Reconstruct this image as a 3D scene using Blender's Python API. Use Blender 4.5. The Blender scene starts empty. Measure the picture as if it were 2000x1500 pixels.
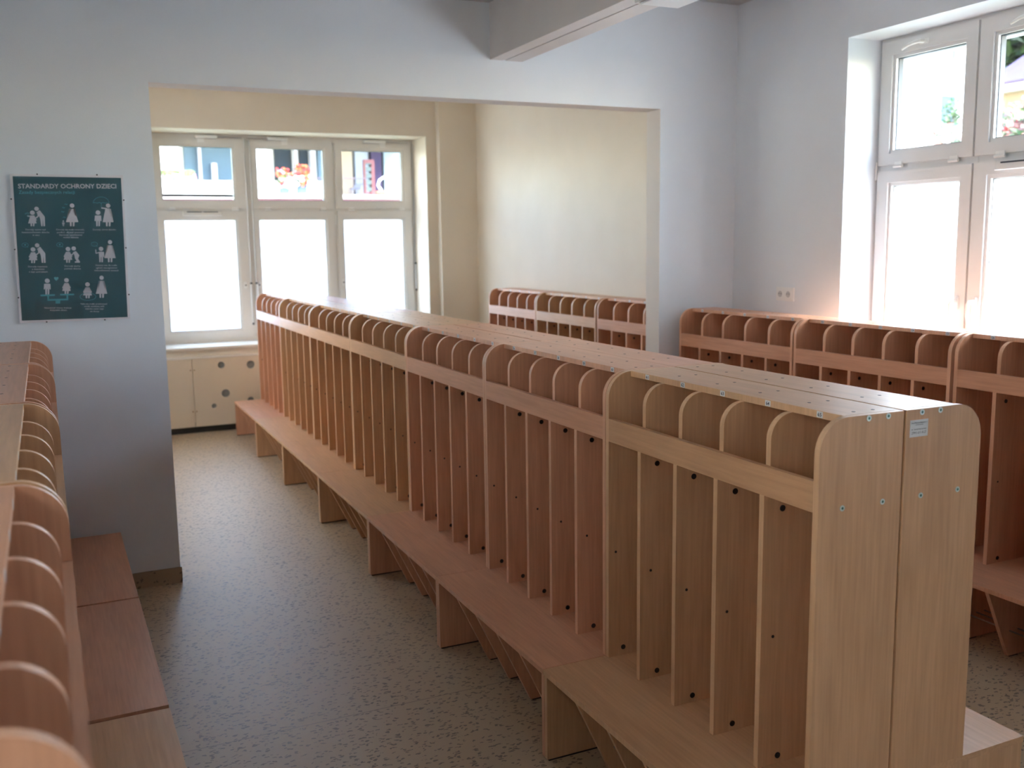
import bpy, bmesh, math, random
from mathutils import Vector, Matrix

random.seed(7)
C = bpy.context.scene.collection
PI = math.pi

# ------------------------------------------------------------------ camera
CX, CY, CZ = -1.8623, -1.7262, 1.7236
YAW, PITCH, ROLL, FPX = math.radians(24.758), math.radians(-8.30), math.radians(-0.84), 1887.8
FWD = Vector((math.sin(YAW) * math.cos(PITCH), math.cos(YAW) * math.cos(PITCH), math.sin(PITCH)))
R0 = Vector((math.cos(YAW), -math.sin(YAW), 0))
U0 = R0.cross(FWD)
RGT = R0 * math.cos(ROLL) + U0 * math.sin(ROLL)
UPV = U0 * math.cos(ROLL) - R0 * math.sin(ROLL)
cam_d = bpy.data.cameras.new('camera')
cam = bpy.data.objects.new('camera', cam_d)
C.objects.link(cam)
cam.matrix_world = Matrix(((RGT.x, UPV.x, -FWD.x, CX), (RGT.y, UPV.y, -FWD.y, CY), (RGT.z, UPV.z, -FWD.z, CZ), (0, 0, 0, 1)))
cam_d.sensor_width = 36
cam_d.lens = FPX / 2000 * 36
cam_d.clip_start = 0.02
cam_d.clip_end = 500
cam_d.dof.use_dof = True
cam_d.dof.focus_distance = 3.1
cam_d.dof.aperture_fstop = 3.5
bpy.context.scene.camera = cam


def at(u, v, axis, val):
    """a pixel of the photograph traced onto a wall plane of the building"""
    d = RGT * ((u - 1000) / FPX) - UPV * ((v - 750) / FPX) + FWD
    o = Vector((CX, CY, CZ))
    return o + d * ((val - o[axis]) / d[axis])


# ------------------------------------------------------------------ light
sc = bpy.context.scene
sc.view_settings.view_transform = 'Standard'
sc.view_settings.look = 'None'
sc.view_settings.gamma = 1
sc.view_settings.use_curve_mapping = False
sc.view_settings.exposure = 0.72
SUN_DIR = Vector((-1.0, 0.6, -1.2)).normalized()
world = bpy.data.worlds.new('world')
sc.world = world
world.use_nodes = True
wn = world.node_tree
wn.nodes.clear()
wo = wn.nodes.new('ShaderNodeOutputWorld')
wb = wn.nodes.new('ShaderNodeBackground')
sky = wn.nodes.new('ShaderNodeTexSky')
sky.sky_type = 'NISHITA'
sky.sun_disc = False
sky.sun_elevation = math.radians(45)
sky.sun_rotation = math.radians(121)
sky.air_density = 1.0
sky.dust_density = 1.0
wn.links.new(sky.outputs[0], wb.inputs[0])
wb.inputs[1].default_value = 3.0
wn.links.new(wb.outputs[0], wo.inputs[0])
sd = bpy.data.lights.new('sun', 'SUN')
sd.energy = 17.0
sd.color = (1.0, 0.97, 0.93)
sd.angle = math.radians(0.6)
sun = bpy.data.objects.new('sun', sd)
C.objects.link(sun)
sun.location = (12, -7, 15)
sun.rotation_euler = SUN_DIR.to_track_quat('-Z', 'Y').to_euler()
sc.cycles.max_bounces = 9
sc.cycles.diffuse_bounces = 7
sc.cycles.glossy_bounces = 4
sc.cycles.transparent_max_bounces = 12
sc.cycles.sample_clamp_indirect = 6


def portal(name, loc, rot, w, h):
    d = bpy.data.lights.new(name, 'AREA')
    d.shape = 'RECTANGLE'
    d.size, d.size_y = w, h
    d.cycles.is_portal = True
    o = bpy.data.objects.new(name, d)
    C.objects.link(o)
    o.location, o.rotation_euler = loc, rot


portal('sky_portal', (0.27, 8.42, 1.8), (PI / 2, 0, PI), 2.7, 2.05)
portal('sky_portal', (2.75, 1.47, 1.8), (PI / 2, 0, PI / 2), 2.0, 2.05)
portal('sky_portal', (-3.42, -1.23, 1.8), (PI / 2, 0, -PI / 2), 2.0, 2.05)
portal('sky_portal', (2.75, -2.37, 1.8), (PI / 2, 0, PI / 2), .7, 2.05)
portal('sky_portal', (-2.62, 5.70, 1.8), (PI / 2, 0, -PI / 2), 2.0, 2.05)


# ------------------------------------------------------------------ materials
def mat(name, col=(.8, .8, .8), rough=.5, metal=0, spec=.5, emit=None):
    m = bpy.data.materials.new(name)
    m.use_nodes = True
    b = m.node_tree.nodes['Principled BSDF']
    b.inputs['Base Color'].default_value = (*col, 1)
    b.inputs['Roughness'].default_value = rough
    b.inputs['Metallic'].default_value = metal
    b.inputs['Specular IOR Level'].default_value = spec
    return m


def nodes(m):
    return m.node_tree.nodes, m.node_tree.links, m.node_tree.nodes['Principled BSDF']


def noise_mat(name, c1, c2, scale, rough=.6, stretch=(1, 1, 1), detail=4, bump=0.0, spec=.5, lo=.35, hi=.65, bscale=None):
    m = mat(name, c1, rough, 0, spec)
    n, l, b = nodes(m)
    tc = n.new('ShaderNodeTexCoord')
    mp = n.new('ShaderNodeMapping')
    mp.inputs['Scale'].default_value = stretch
    l.new(tc.outputs['Object'], mp.inputs[0])
    nz = n.new('ShaderNodeTexNoise')
    nz.inputs['Scale'].default_value = scale
    nz.inputs['Detail'].default_value = detail
    l.new(mp.outputs[0], nz.inputs[0])
    rp = n.new('ShaderNodeValToRGB')
    rp.color_ramp.elements[0].position, rp.color_ramp.elements[1].position = lo, hi
    rp.color_ramp.elements[0].color = (*c1, 1)
    rp.color_ramp.elements[1].color = (*c2, 1)
    l.new(nz.outputs[0], rp.inputs[0])
    l.new(rp.outputs[0], b.inputs['Base Color'])
    if bump:
        bn = n.new('ShaderNodeTexNoise')
        bn.inputs['Scale'].default_value = bscale or scale * 8
        bn.inputs['Detail'].default_value = 3
        l.new(tc.outputs['Object'], bn.inputs[0])
        bp = n.new('ShaderNodeBump')
        bp.inputs['Strength'].default_value = bump
        bp.inputs['Distance'].default_value = .004
        l.new(bn.outputs[0], bp.inputs['Height'])
        l.new(bp.outputs[0], b.inputs['Normal'])
    return m


def wood(name, c, vertical, k=1.0):
    """laminate board: fine streaks along the grain and soft cathedral figure"""
    m = mat(name, c, .38, 0, .5)
    n, l, b = nodes(m)
    tc = n.new('ShaderNodeTexCoord')
    oi = n.new('ShaderNodeObjectInfo')
    ad = n.new('ShaderNodeVectorMath')
    ad.operation = 'MULTIPLY_ADD'
    l.new(oi.outputs['Random'], ad.inputs[0])
    ad.inputs[1].default_value = (9, 7, 5)
    l.new(tc.outputs['Object'], ad.inputs[2])
    mp = n.new('ShaderNodeMapping')
    mp.inputs['Scale'].default_value = (34, 34, 1.6) if vertical else (34, 1.6, 34)
    l.new(ad.outputs[0], mp.inputs[0])
    n1 = n.new('ShaderNodeTexNoise')
    n1.inputs['Scale'].default_value = 3.2
    n1.inputs['Detail'].default_value = 5
    l.new(mp.outputs[0], n1.inputs[0])
    mp2 = n.new('ShaderNodeMapping')
    mp2.inputs['Scale'].default_value = (7, 7, .9) if vertical else (7, .9, 7)
    l.new(ad.outputs[0], mp2.inputs[0])
    wv = n.new('ShaderNodeTexNoise')
    wv.inputs['Scale'].default_value = 1.3
    wv.inputs['Detail'].default_value = 2
    wv.inputs['Distortion'].default_value = 1.2
    l.new(mp2.outputs[0], wv.inputs[0])
    mx = n.new('ShaderNodeMath')
    mx.operation = 'MULTIPLY_ADD'
    l.new(wv.outputs[0], mx.inputs[0])
    mx.inputs[1].default_value = .5
    ml = n.new('ShaderNodeMath')
    ml.operation = 'MULTIPLY'
    l.new(n1.outputs[0], ml.inputs[0])
    ml.inputs[1].default_value = .5
    l.new(ml.outputs[0], mx.inputs[2])
    rp = n.new('ShaderNodeValToRGB')
    rp.color_ramp.elements[0].position, rp.color_ramp.elements[1].position = .36, .64
    d = 0.86
    rp.color_ramp.elements[0].color = (c[0] * d, c[1] * d * .97, c[2] * d * .94, 1)
    rp.color_ramp.elements[1].color = (min(1, c[0] * 1.08), min(1, c[1] * 1.08), min(1, c[2] * 1.08), 1)
    l.new(mx.outputs[0], rp.inputs[0])
    l.new(rp.outputs[0], b.inputs['Base Color'])
    return m


PINK = (.64, .335, .205)
GOLD = (.61, .36, .20)
WOOD = {}
for key, c in (('pink', PINK), ('gold', GOLD)):
    WOOD[key] = (wood('beech_laminate_upright_' + key, c, True), wood('beech_laminate_flat_' + key, c, False),
                 wood('edge_band_' + key, (c[0] * 1.12, c[1] * 1.2, c[2] * 1.25), True))

M = {}
M['wall'] = noise_mat('white_wall_paint', (.74, .78, .825), (.76, .80, .845), 3, .7, bump=.12, bscale=160)
M['cream'] = noise_mat('cream_wall_paint', (.71, .635, .53), (.74, .665, .56), 3, .65, bump=.12, bscale=160)
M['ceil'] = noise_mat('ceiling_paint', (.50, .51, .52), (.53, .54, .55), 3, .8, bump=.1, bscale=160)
M['pvc'] = mat('white_window_plastic', (.70, .70, .70), .3)
M['cremepvc'] = mat('off_white_window_plastic', (.74, .72, .69), .3)
M['gasket'] = mat('dark_gasket', (.03, .04, .06), .5)
M['white'] = mat('white_plastic', (.82, .82, .81), .3)
M['whitem'] = mat('white_painted_metal', (.75, .75, .74), .35)
M['chrome'] = mat('brushed_metal', (.55, .56, .57), .3, 1)
M['rod'] = mat('dark_metal_rod', (.30, .29, .28), .35, 1)
M['dark'] = mat('dark_brown_plug', (.018, .013, .012), .5)
M['screw'] = mat('zinc_screw_rim', (.62, .70, .66), .35, .6)
M['screwhole'] = mat('screw_recess', (.05, .16, .13), .5)
M['paper'] = mat('white_label_paper', (.80, .82, .84), .6)
M['ink'] = mat('black_ink', (.05, .05, .08), .6)
M['foot'] = mat('black_plastic_foot', (.02, .017, .015), .6)
M['cover'] = mat('cream_painted_board', (.66, .56, .43), .45)
M['coverw'] = mat('cream_trim', (.78, .74, .68), .45)
M['grille'] = mat('grey_perforated_sheet', (.24, .25, .245), .5, .2)
M['pipe'] = mat('radiator_enamel', (.7, .7, .68), .4)


def floor_mat(name, shade=1.0):
    m = mat(name, (.4, .36, .31), .46)
    n, l, b = nodes(m)
    tc = n.new('ShaderNodeTexCoord')
    nz = n.new('ShaderNodeTexNoise')
    nz.inputs['Scale'].default_value = 60
    nz.inputs['Detail'].default_value = 1
    l.new(tc.outputs['Object'], nz.inputs[0])
    sb = n.new('ShaderNodeVectorMath')
    sb.operation = 'MULTIPLY_ADD'
    l.new(nz.outputs['Color'], sb.inputs[0])
    sb.inputs[1].default_value = (.022, .022, .022)
    l.new(tc.outputs['Object'], sb.inputs[2])
    out = None
    for ang, seed in ((.35, 0), (1.9, 3.3), (-.5, 7.1)):
        mp = n.new('ShaderNodeMapping')
        mp.inputs['Rotation'].default_value = (0, 0, ang)
        mp.inputs['Location'].default_value = (seed, seed * .7, 0)
        mp.inputs['Scale'].default_value = (27, 60, 27)
        l.new(sb.outputs[0], mp.inputs[0])
        v = n.new('ShaderNodeTexVoronoi')
        v.inputs['Scale'].default_value = 1.0
        l.new(mp.outputs[0], v.inputs['Vector'])
        lt = n.new('ShaderNodeMath')
        lt.operation = 'LESS_THAN'
        l.new(v.outputs['Distance'], lt.inputs[0])
        lt.inputs[1].default_value = .235
        sp = n.new('ShaderNodeSeparateColor')
        l.new(v.outputs['Color'], sp.inputs[0])
        gt = n.new('ShaderNodeMath')
        gt.operation = 'GREATER_THAN'
        l.new(sp.outputs[0], gt.inputs[0])
        gt.inputs[1].default_value = .25
        mu = n.new('ShaderNodeMath')
        mu.operation = 'MULTIPLY'
        l.new(lt.outputs[0], mu.inputs[0])
        l.new(gt.outputs[0], mu.inputs[1])
        if out is None:
            out = mu
        else:
            mxx = n.new('ShaderNodeMath')
            mxx.operation = 'MAXIMUM'
            l.new(out.outputs[0], mxx.inputs[0])
            l.new(mu.outputs[0], mxx.inputs[1])
            out = mxx
    mix = n.new('ShaderNodeMix')
    mix.data_type = 'RGBA'
    l.new(out.outputs[0], mix.inputs['Factor'])
    mix.inputs['A'].default_value = (.50 * shade, .375 * shade, .25 * shade, 1)
    mix.inputs['B'].default_value = (.21 * shade, .165 * shade, .125 * shade, 1)
    sx = n.new('ShaderNodeSeparateXYZ')
    l.new(tc.outputs['Object'], sx.inputs[0])
    f1 = n.new('ShaderNodeMath')
    f1.operation = 'MULTIPLY_ADD'
    l.new(sx.outputs[1], f1.inputs[0])
    f1.inputs[1].default_value = 1 / 1.87
    f1.inputs[2].default_value = 10 - 1.59 / 1.87
    f2 = n.new('ShaderNodeMath')
    f2.operation = 'PINGPONG'
    l.new(f1.outputs[0], f2.inputs[0])
    f2.inputs[1].default_value = .5
    f3 = n.new('ShaderNodeMath')
    f3.operation = 'LESS_THAN'
    l.new(f2.outputs[0], f3.inputs[0])
    f3.inputs[1].default_value = .0011 if shade == 1 else 0
    seam = n.new('ShaderNodeMix')
    seam.data_type = 'RGBA'
    l.new(f3.outputs[0], seam.inputs['Factor'])
    l.new(mix.outputs['Result'], seam.inputs['A'])
    seam.inputs['B'].default_value = (.26, .20, .15, 1)
    l.new(seam.outputs['Result'], b.inputs['Base Color'])
    return m


M['floor'] = floor_mat('speckled_vinyl')
M['skirt'] = floor_mat('speckled_vinyl_skirting', .8)


def glass_mat(name, frost):
    m = bpy.data.materials.new(name)
    m.use_nodes = True
    n, l = m.node_tree.nodes, m.node_tree.links
    n.clear()
    o = n.new('ShaderNodeOutputMaterial')
    tr = n.new('ShaderNodeBsdfTransparent')
    mx = n.new('ShaderNodeMixShader')
    if frost:
        tl = n.new('ShaderNodeBsdfTranslucent')
        tl.inputs[0].default_value = (.85, .87, .88, 1)
        tr.inputs[0].default_value = (.95, .96, .96, 1)
        mx.inputs[0].default_value = .12
        l.new(tl.outputs[0], mx.inputs[1])
        l.new(tr.outputs[0], mx.inputs[2])
    else:
        tr.inputs[0].default_value = (.95, .97, .97, 1)
        gl = n.new('ShaderNodeBsdfGlossy')
        gl.inputs['Roughness'].default_value = .02
        mx.inputs[0].default_value = .06
        l.new(tr.outputs[0], mx.inputs[1])
        l.new(gl.outputs[0], mx.inputs[2])
    l.new(mx.outputs[0], o.inputs[0])
    return m


M['glass'] = glass_mat('clear_glass', False)
M['frost'] = glass_mat('frosted_film_glass', True)


# ------------------------------------------------------------------ helpers
def put(name, bm, m, parent=None, **tags):
    me = bpy.data.meshes.new(name)
    bmesh.ops.recalc_face_normals(bm, faces=bm.faces)
    bm.to_mesh(me)
    bm.free()
    for x in (m if isinstance(m, (list, tuple)) else [m]):
        me.materials.append(x)
    o = bpy.data.objects.new(name, me)
    C.objects.link(o)
    if parent:
        o.parent = parent
    for k, v in tags.items():
        o[k] = v
    return o


def thing(name, label, cat, loc=(0, 0, 0), rotz=0, group=None):
    o = bpy.data.objects.new(name, None)
    o.empty_display_size = .1
    C.objects.link(o)
    o.location = loc
    o.rotation_euler = (0, 0, rotz)
    o['label'] = label
    o['category'] = cat
    if group:
        o['group'] = group
    return o


def box(bm, x0, x1, y0, y1, z0, z1, mi=0):
    vs = [bm.verts.new((x, y, z)) for x in (x0, x1) for y in (y0, y1) for z in (z0, z1)]
    for q in ((0, 1, 3, 2), (4, 6, 7, 5), (0, 4, 5, 1), (2, 3, 7, 6), (0, 2, 6, 4), (1, 5, 7, 3)):
        f = bm.faces.new([vs[i] for i in q])
        f.material_index = mi
    return bm


def B(x0, x1, y0, y1, z0, z1):
    return box(bmesh.new(), x0, x1, y0, y1, z0, z1)


def prism(bm, poly, axis, a, b, mi=0, edge_mi=None):
    """polygon given in the two other axes (x,z for axis y; y,z for x; x,y for z), extruded from a to b"""
    def V(p, t):
        if axis == 1:
            return (p[0], t, p[1])
        if axis == 0:
            return (t, p[0], p[1])
        return (p[0], p[1], t)
    va = [bm.verts.new(V(p, a)) for p in poly]
    vb = [bm.verts.new(V(p, b)) for p in poly]
    f = bm.faces.new(va)
    f.material_index = mi
    f = bm.faces.new(vb[::-1])
    f.material_index = mi
    n = len(poly)
    for i in range(n):
        f = bm.faces.new((va[i], va[(i + 1) % n], vb[(i + 1) % n], vb[i]))
        f.material_index = mi if edge_mi is None else edge_mi
    return bm


def cyl(bm, p0, p1, r, seg=16, r2=None, mi=0):
    p0, p1 = Vector(p0), Vector(p1)
    d = p1 - p0
    mt = Matrix.Translation((p0 + p1) / 2) @ d.to_track_quat('Z', 'Y').to_matrix().to_4x4()
    g = bmesh.ops.create_cone(bm, cap_ends=True, segments=seg, radius1=r, radius2=r if r2 is None else r2, depth=d.length, matrix=mt)
    for v in g['verts']:
        for f in v.link_faces:
            f.material_index = mi
    return bm


def tube(bm, pts, r, seg=10):
    """smooth tube through points (rings lofted)"""
    pts = [Vector(p) for p in pts]
    rings = []
    up = None
    for i, p in enumerate(pts):
        t = (pts[min(i + 1, len(pts) - 1)] - pts[max(i - 1, 0)]).normalized()
        if up is None:
            up = Vector((0, 0, 1)) if abs(t.z) < .9 else Vector((1, 0, 0))
        s = t.cross(up).normalized()
        up = s.cross(t).normalized()
        rr = r[i] if isinstance(r, (list, tuple)) else r
        rings.append([bm.verts.new(p + (s * math.cos(2 * PI * k / seg) + up * math.sin(2 * PI * k / seg)) * rr) for k in range(seg)])
    for a, b in zip(rings, rings[1:]):
        for k in range(seg):
            bm.faces.new((a[k], a[(k + 1) % seg], b[(k + 1) % seg], b[k]))
    bm.faces.new(rings[0][::-1])
    bm.faces.new(rings[-1])
    return bm


def smooth(o, ang=40):
    for p in o.data.polygons:
        p.use_smooth = True
    try:
        o.data.set_sharp_from_angle(angle=math.radians(ang))
    except Exception:
        pass
    return o


def bevel(bm, w, seg=2):
    bmesh.ops.bevel(bm, geom=[e for e in bm.edges], offset=w, segments=seg, affect='EDGES', clamp_overlap=True)
    return bm


_tx = {}


def text_mesh(s, bold=0.0):
    """flat text as mesh in XY, cap height about .7, origin at its centre; returns (mesh, width, height)"""
    key = (s, bold)
    if key not in _tx:
        cu = bpy.data.curves.new('lettering', 'FONT')
        cu.body = s
        cu.align_x = 'CENTER'
        cu.resolution_u = 2
        cu.offset = bold
        ob = bpy.data.objects.new('lettering_tmp', cu)
        C.objects.link(ob)
        dg = bpy.context.evaluated_depsgraph_get()
        me = bpy.data.meshes.new_from_object(ob.evaluated_get(dg))
        bpy.data.objects.remove(ob)
        bpy.data.curves.remove(cu)
        xs = [v.co.x for v in me.vertices] or [0]
        ys = [v.co.y for v in me.vertices] or [0]
        _tx[key] = (me, max(xs) - min(xs), (min(xs) + max(xs)) / 2, max(ys) - min(ys))
    return _tx[key]


def add_text(bm, s, width, O, X, Y, bold=0.0, height=None, align='C'):
    """text of the given width, baseline centre at O, reading along X, up along Y"""
    me, w, cx, h = text_mesh(s, bold)
    k = width / w
    ky = k if height is None else height / h
    O, X, Y = Vector(O), Vector(X), Vector(Y)
    vs = [bm.verts.new(O + X * ((v.co.x - cx) * k) + Y * (v.co.y * ky)) for v in me.vertices]
    for p in me.polygons:
        try:
            bm.faces.new([vs[i] for i in p.vertices])
        except ValueError:
            pass


def put_flat(name, bm, m, parent=None, **tags):
    """like put, without recalculating normals of open flat pieces"""
    me = bpy.data.meshes.new(name)
    bm.to_mesh(me)
    bm.free()
    me.materials.append(m)
    o = bpy.data.objects.new(name, me)
    C.objects.link(o)
    if parent:
        o.parent = parent
    for k, v in tags.items():
        o[k] = v
    return o


def ST(o):
    o['kind'] = 'structure'
    return o


# ------------------------------------------------------------------ the building
YW0, YW1 = 3.394, 3.545          # wall with the opening
XR = 2.09                        # window wall, inner face
XO = 2.73                        # its outer face
XF = 2.335                       # frames of the right windows
YB, YBO, YF = 7.66, 8.40, 8.07   # back wall inner, outer, frames
ZR, ZL, ZFAR = 3.17, 3.04, 3.16
XLW, YBK = -3.1, -6.5
BX0, BX1, BZ = .393, .592, 2.737

def wall_with_holes(axis, a, b, u0, u1, z0, z1, holes):
    """wall slab between a and b on the axis; rectangular holes (u0,u1,z0,z1) sorted along u"""
    bm = bmesh.new()

    def bb(p0, p1, q0, q1):
        if p1 - p0 < 1e-5 or q1 - q0 < 1e-5:
            return
        if axis == 0:
            box(bm, a, b, p0, p1, q0, q1)
        else:
            box(bm, p0, p1, a, b, q0, q1)
    cur = u0
    for h in holes:
        bb(cur, h[0], z0, z1)
        bb(h[0], h[1], z0, h[2])
        bb(h[0], h[1], h[3], z1)
        cur = h[1]
    bb(cur, u1, z0, z1)
    return bm


WZ0, WZ1 = .80, 2.795
ST(put('floor', B(XLW - .1, XO, YBK - .2, YBO, -.1, 0), M['floor']))
ST(put('wall_left', wall_with_holes(0, -3.40, XLW, YBK - .15, YW0, 0, 3.3, [(-2.20, -.265, WZ0, WZ1)]), M['wall']))
ST(put('wall_back', B(XLW - .30, XO, YBK - .15, YBK, 0, 3.3), M['wall']))
# wall with the wide opening
bm = bmesh.new()
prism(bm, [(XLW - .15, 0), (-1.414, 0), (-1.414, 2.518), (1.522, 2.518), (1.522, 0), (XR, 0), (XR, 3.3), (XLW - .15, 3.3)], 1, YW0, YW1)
ob = put('wall_front', bm, [M['wall'], M['cream'], noise_mat('opening_reveal_warm_light', (.70, .655, .61), (.73, .685, .64), 3, .65)])  # reveal faces tinted to stand in for warm light from the far room
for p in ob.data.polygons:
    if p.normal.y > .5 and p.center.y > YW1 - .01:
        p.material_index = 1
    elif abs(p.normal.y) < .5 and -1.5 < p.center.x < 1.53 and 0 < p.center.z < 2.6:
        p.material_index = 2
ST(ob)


RW = [(-2.70, -2.037, WZ0, WZ1), (.50, 2.435, WZ0, WZ1)]
ob = put('wall_right', wall_with_holes(0, XR, XF + .03, YBK, YW1, 0, 3.3, RW), M['wall'])
ST(ob)
ST(put('wall_right_outer', wall_with_holes(0, XF + .03, XO, YBK, YW1, 0, 3.5, [(h[0], h[1], WZ0 - .05, 2.745) for h in RW]),
       noise_mat('outdoor_stucco', (.62, .66, .68), (.72, .76, .78), 90, .9, bump=.4, bscale=220)))
ST(put('wall_far_right', B(2.06, XO, YW1, YBO, 0, 3.3), M['cream']))
ST(put('wall_far_left', wall_with_holes(0, -2.60, -2.2, YW1, YBO, 0, 3.3, [(4.73, 6.665, WZ0, WZ1)]), M['cream']))
ST(put('wall_far', wall_with_holes(1, YB, YBO, -2.2, 2.06, 0, 3.3, [(-1.045, 1.552, WZ0, 2.792)]), M['cream']))
ST(put('wall_pilaster', B(1.66, 2.06, 7.565, YB, 0, ZFAR), M['cream']))
# ceilings
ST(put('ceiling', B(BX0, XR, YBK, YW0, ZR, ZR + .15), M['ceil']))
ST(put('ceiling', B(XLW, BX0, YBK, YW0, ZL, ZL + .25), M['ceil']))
ST(put('ceiling', B(-2.2, 2.06, YW1, YB, ZFAR, ZFAR + .15), M['cream']))
# ceiling beam with a trunking groove along its underside
bm = bmesh.new()
box(bm, BX0, BX1, YBK, YW0, BZ + .012, 3.25)
box(bm, BX0, .468, YBK, YW0, BZ, BZ + .012)
box(bm, .474, .484, YBK, YW0, BZ + .003, BZ + .012)
box(bm, .488, BX1, YBK, YW0, BZ, BZ + .012)
ST(put('trim_1', bm, noise_mat('beam_paint', (.66, .63, .61), (.69, .66, .64), 3, .6)))

# vinyl skirting, turned up from the floor
ST(put('baseboard_left', B(XLW, -1.407, YW0 - .006, YW0, 0, .084), M['skirt']))
ST(put('baseboard_front', B(1.516, XR, YW0 - .006, YW0, 0, .084), M['skirt']))
ST(put('baseboard_jamb', B(-1.414, -1.407, YW0, YW1 + .006, 0, .084), M['skirt']))
ST(put('baseboard_right', B(XR - .006, XR, YBK, YW0, 0, .084), M['skirt']))
ST(put('baseboard_far', B(-2.2, 1.66, YB - .008, YB, 0, .084), mat('dark_skirting', (.05, .04, .035), .6)))


# ------------------------------------------------------------------ windows
def ring(bm, o, i, y0, y1, mi=0):
    """mitred rectangular ring; o and i are (x0,x1,z0,z1)"""
    oc = [(o[0], o[2]), (o[1], o[2]), (o[1], o[3]), (o[0], o[3])]
    ic = [(i[0], i[2]), (i[1], i[2]), (i[1], i[3]), (i[0], i[3])]
    for k in range(4):
        k2 = (k + 1) % 4
        prism(bm, [oc[k], oc[k2], ic[k2], ic[k]], 1, y0, y1, mi)


def hring(name, sash, glass, parent, m, frost, zlabel=None):
    """a sash: mitred profile with a stepped glazing bead; the pane and its gasket are its sub-parts"""
    bm = bmesh.new()
    mid = (glass[0] - .018, glass[1] + .018, glass[2] - .018, glass[3] + .018)
    ring(bm, sash, mid, -.016, .05)
    ring(bm, mid, glass, -.004, .05)
    s = put('sash', bm, m, parent)
    bm = bmesh.new()
    g2 = (glass[0] + .004, glass[1] - .004, glass[2] + .004, glass[3] - .004)
    ring(bm, glass, g2, .012, .045)
    put('gasket', bm, M['gasket'] if not frost else M['grille'], s)
    bm = bmesh.new()
    if frost:
        vs = [bm.verts.new((x, .03, z)) for x, z in ((glass[0], glass[2]), (glass[1], glass[2]), (glass[1], glass[3]), (glass[0], glass[3]))]
        bm.faces.new(vs)
    else:
        box(bm, glass[0], glass[1], .028, .032, glass[2], glass[3])
    put('pane', bm, M['frost'] if frost else M['glass'], s)
    return s


def lever(parent, x, z, horiz, flip=1):
    """window handle: round-ended rosette and bent lever"""
    bm = bmesh.new()
    if horiz:
        box(bm, x - .014, x + .05, -.028, -.016, z - .014, z + .014)
        bevel(bm, .005)
        tube(bm, [(x + .02, -.028, z), (x + .02, -.055, z), (x, -.062, z - .002), (x - .05, -.060, z - .008), (x - .10, -.052, z - .022)], [.010, .010, .010, .008, .006])
    else:
        box(bm, x - .014, x + .014, -.028, -.016, z - .03, z + .045)
        bevel(bm, .005)
        tube(bm, [(x, -.028, z + .02), (x, -.056, z + .02), (x - .004 * flip, -.064, z + .005), (x - .006 * flip, -.064, z - .05), (x + .002 * flip, -.054, z - .115)], [.011, .011, .011, .009, .007])
    return smooth(put('handle', bm, M['white'], parent, label='white lever handle'))


def window(name, loc, rotz, frame, cols, gl, zs, m, vents=(), style='right'):
    w = bpy.data.objects.new(name, None)
    C.objects.link(w)
    w.location = loc
    w.rotation_euler = (0, 0, rotz)
    w['kind'] = 'structure'
    (lz0, lz1, lg0, lg1, uz0, uz1, ug0, ug1) = zs
    bm = bmesh.new()
    ring(bm, frame, (cols[0][0] + .012, cols[-1][1] - .012, lz0 + .012, uz1 - .012), 0, .07)
    for a, b in zip(cols, cols[1:]):
        box(bm, a[1] - .012, b[0] + .012, 0, .07, lz0, uz1)
    for a in cols:
        box(bm, a[0] + .01, a[1] - .01, 0.001, .069, lz1 - .012, uz0 + .012)
    put('frame', bm, m, w)
    for k, (c, g) in enumerate(zip(cols, gl)):
        up = hring('upper', (c[0], c[1], uz0, uz1), (g[0], g[1], ug0, ug1), w, m, False)
        lo = hring('lower', (c[0], c[1], lz0, lz1), (g[0], g[1], lg0, lg1), w, m, True)
        for hx in (c[0] + .12, c[1] - .14):
            bm = bmesh.new()
            cyl(bm, (hx, -.02, uz0 - .012), (hx + .06, -.02, uz0 - .012), .008, 10)
            box(bm, hx + .005, hx + .055, -.02, -.012, uz0 - .018, uz0 + .012)
            put('hinge', bm, M['white'], up)
        if k in vents:
            vx = (c[0] + c[1]) / 2
            bm = bmesh.new()
            box(bm, vx - .18, vx + .18, -.034, -.016, lz1 - .045, lz1 - .002)
            bevel(bm, .003, 1)
            v = put('vent_grille', bm, m, lo)
            for s in (-1, 1):
                put('slot', B(vx + s * .075 - .068, vx + s * .075 + .068, -.0365, -.0335, lz1 - .014, lz1 - .006), M['gasket'], v)
    return w


# right windows: local x runs towards the camera
zs_r = (.84, 2.085, .92, 2.005, 2.12, 2.775, 2.198, 2.685)
rc = [(-2.42, -1.797), (-1.785, -1.162), (-1.15, -.515)]
rg = [(-2.325, -1.877), (-1.69, -1.245), (-1.055, -.61)]
w2 = window('window_2', (XF, 0, 0), -PI / 2, (-2.435, -.50, WZ0, WZ1), rc, rg, zs_r, M['pvc'], vents=(1,))
w3 = window('window_3', (-2.40, 4.23, 0), PI / 2, (.50, 2.435, WZ0, WZ1), [(-b, -a) for a, b in rc[::-1]], [(-b, -a) for a, b in rg[::-1]], zs_r, M['cremepvc'])
w2['label'] = 'white plastic window with six sashes above the right locker row'
w3['label'] = 'white plastic window in the left wall of the far room'
lever(w2, -2.155 + .01, 2.735, True)
lever(w2, -1.50 + .01, 2.735, True)
lever(w2, -1.842, 1.375, False, 1)
lever(w2, -1.733, 1.375, False, 1)
bm = bmesh.new()
cyl(bm, (-2.428, -.016, 2.04), (-2.428, -.016, 2.14), .006, 8)
put('hinge', bm, M['white'], w2)
w4 = window('window_4', (-3.25, -2.70, 0), PI / 2, (.50, 2.435, WZ0, WZ1), [(-b, -a) for a, b in rc[::-1]], [(-b, -a) for a, b in rg[::-1]], zs_r, M['pvc'])
w4['label'] = 'white plastic window in the left wall beside the camera'
ST(put('trim_5', B(-3.255, XLW + .03, -2.24, -.23, .775, .803), M['coverw']))
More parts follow.
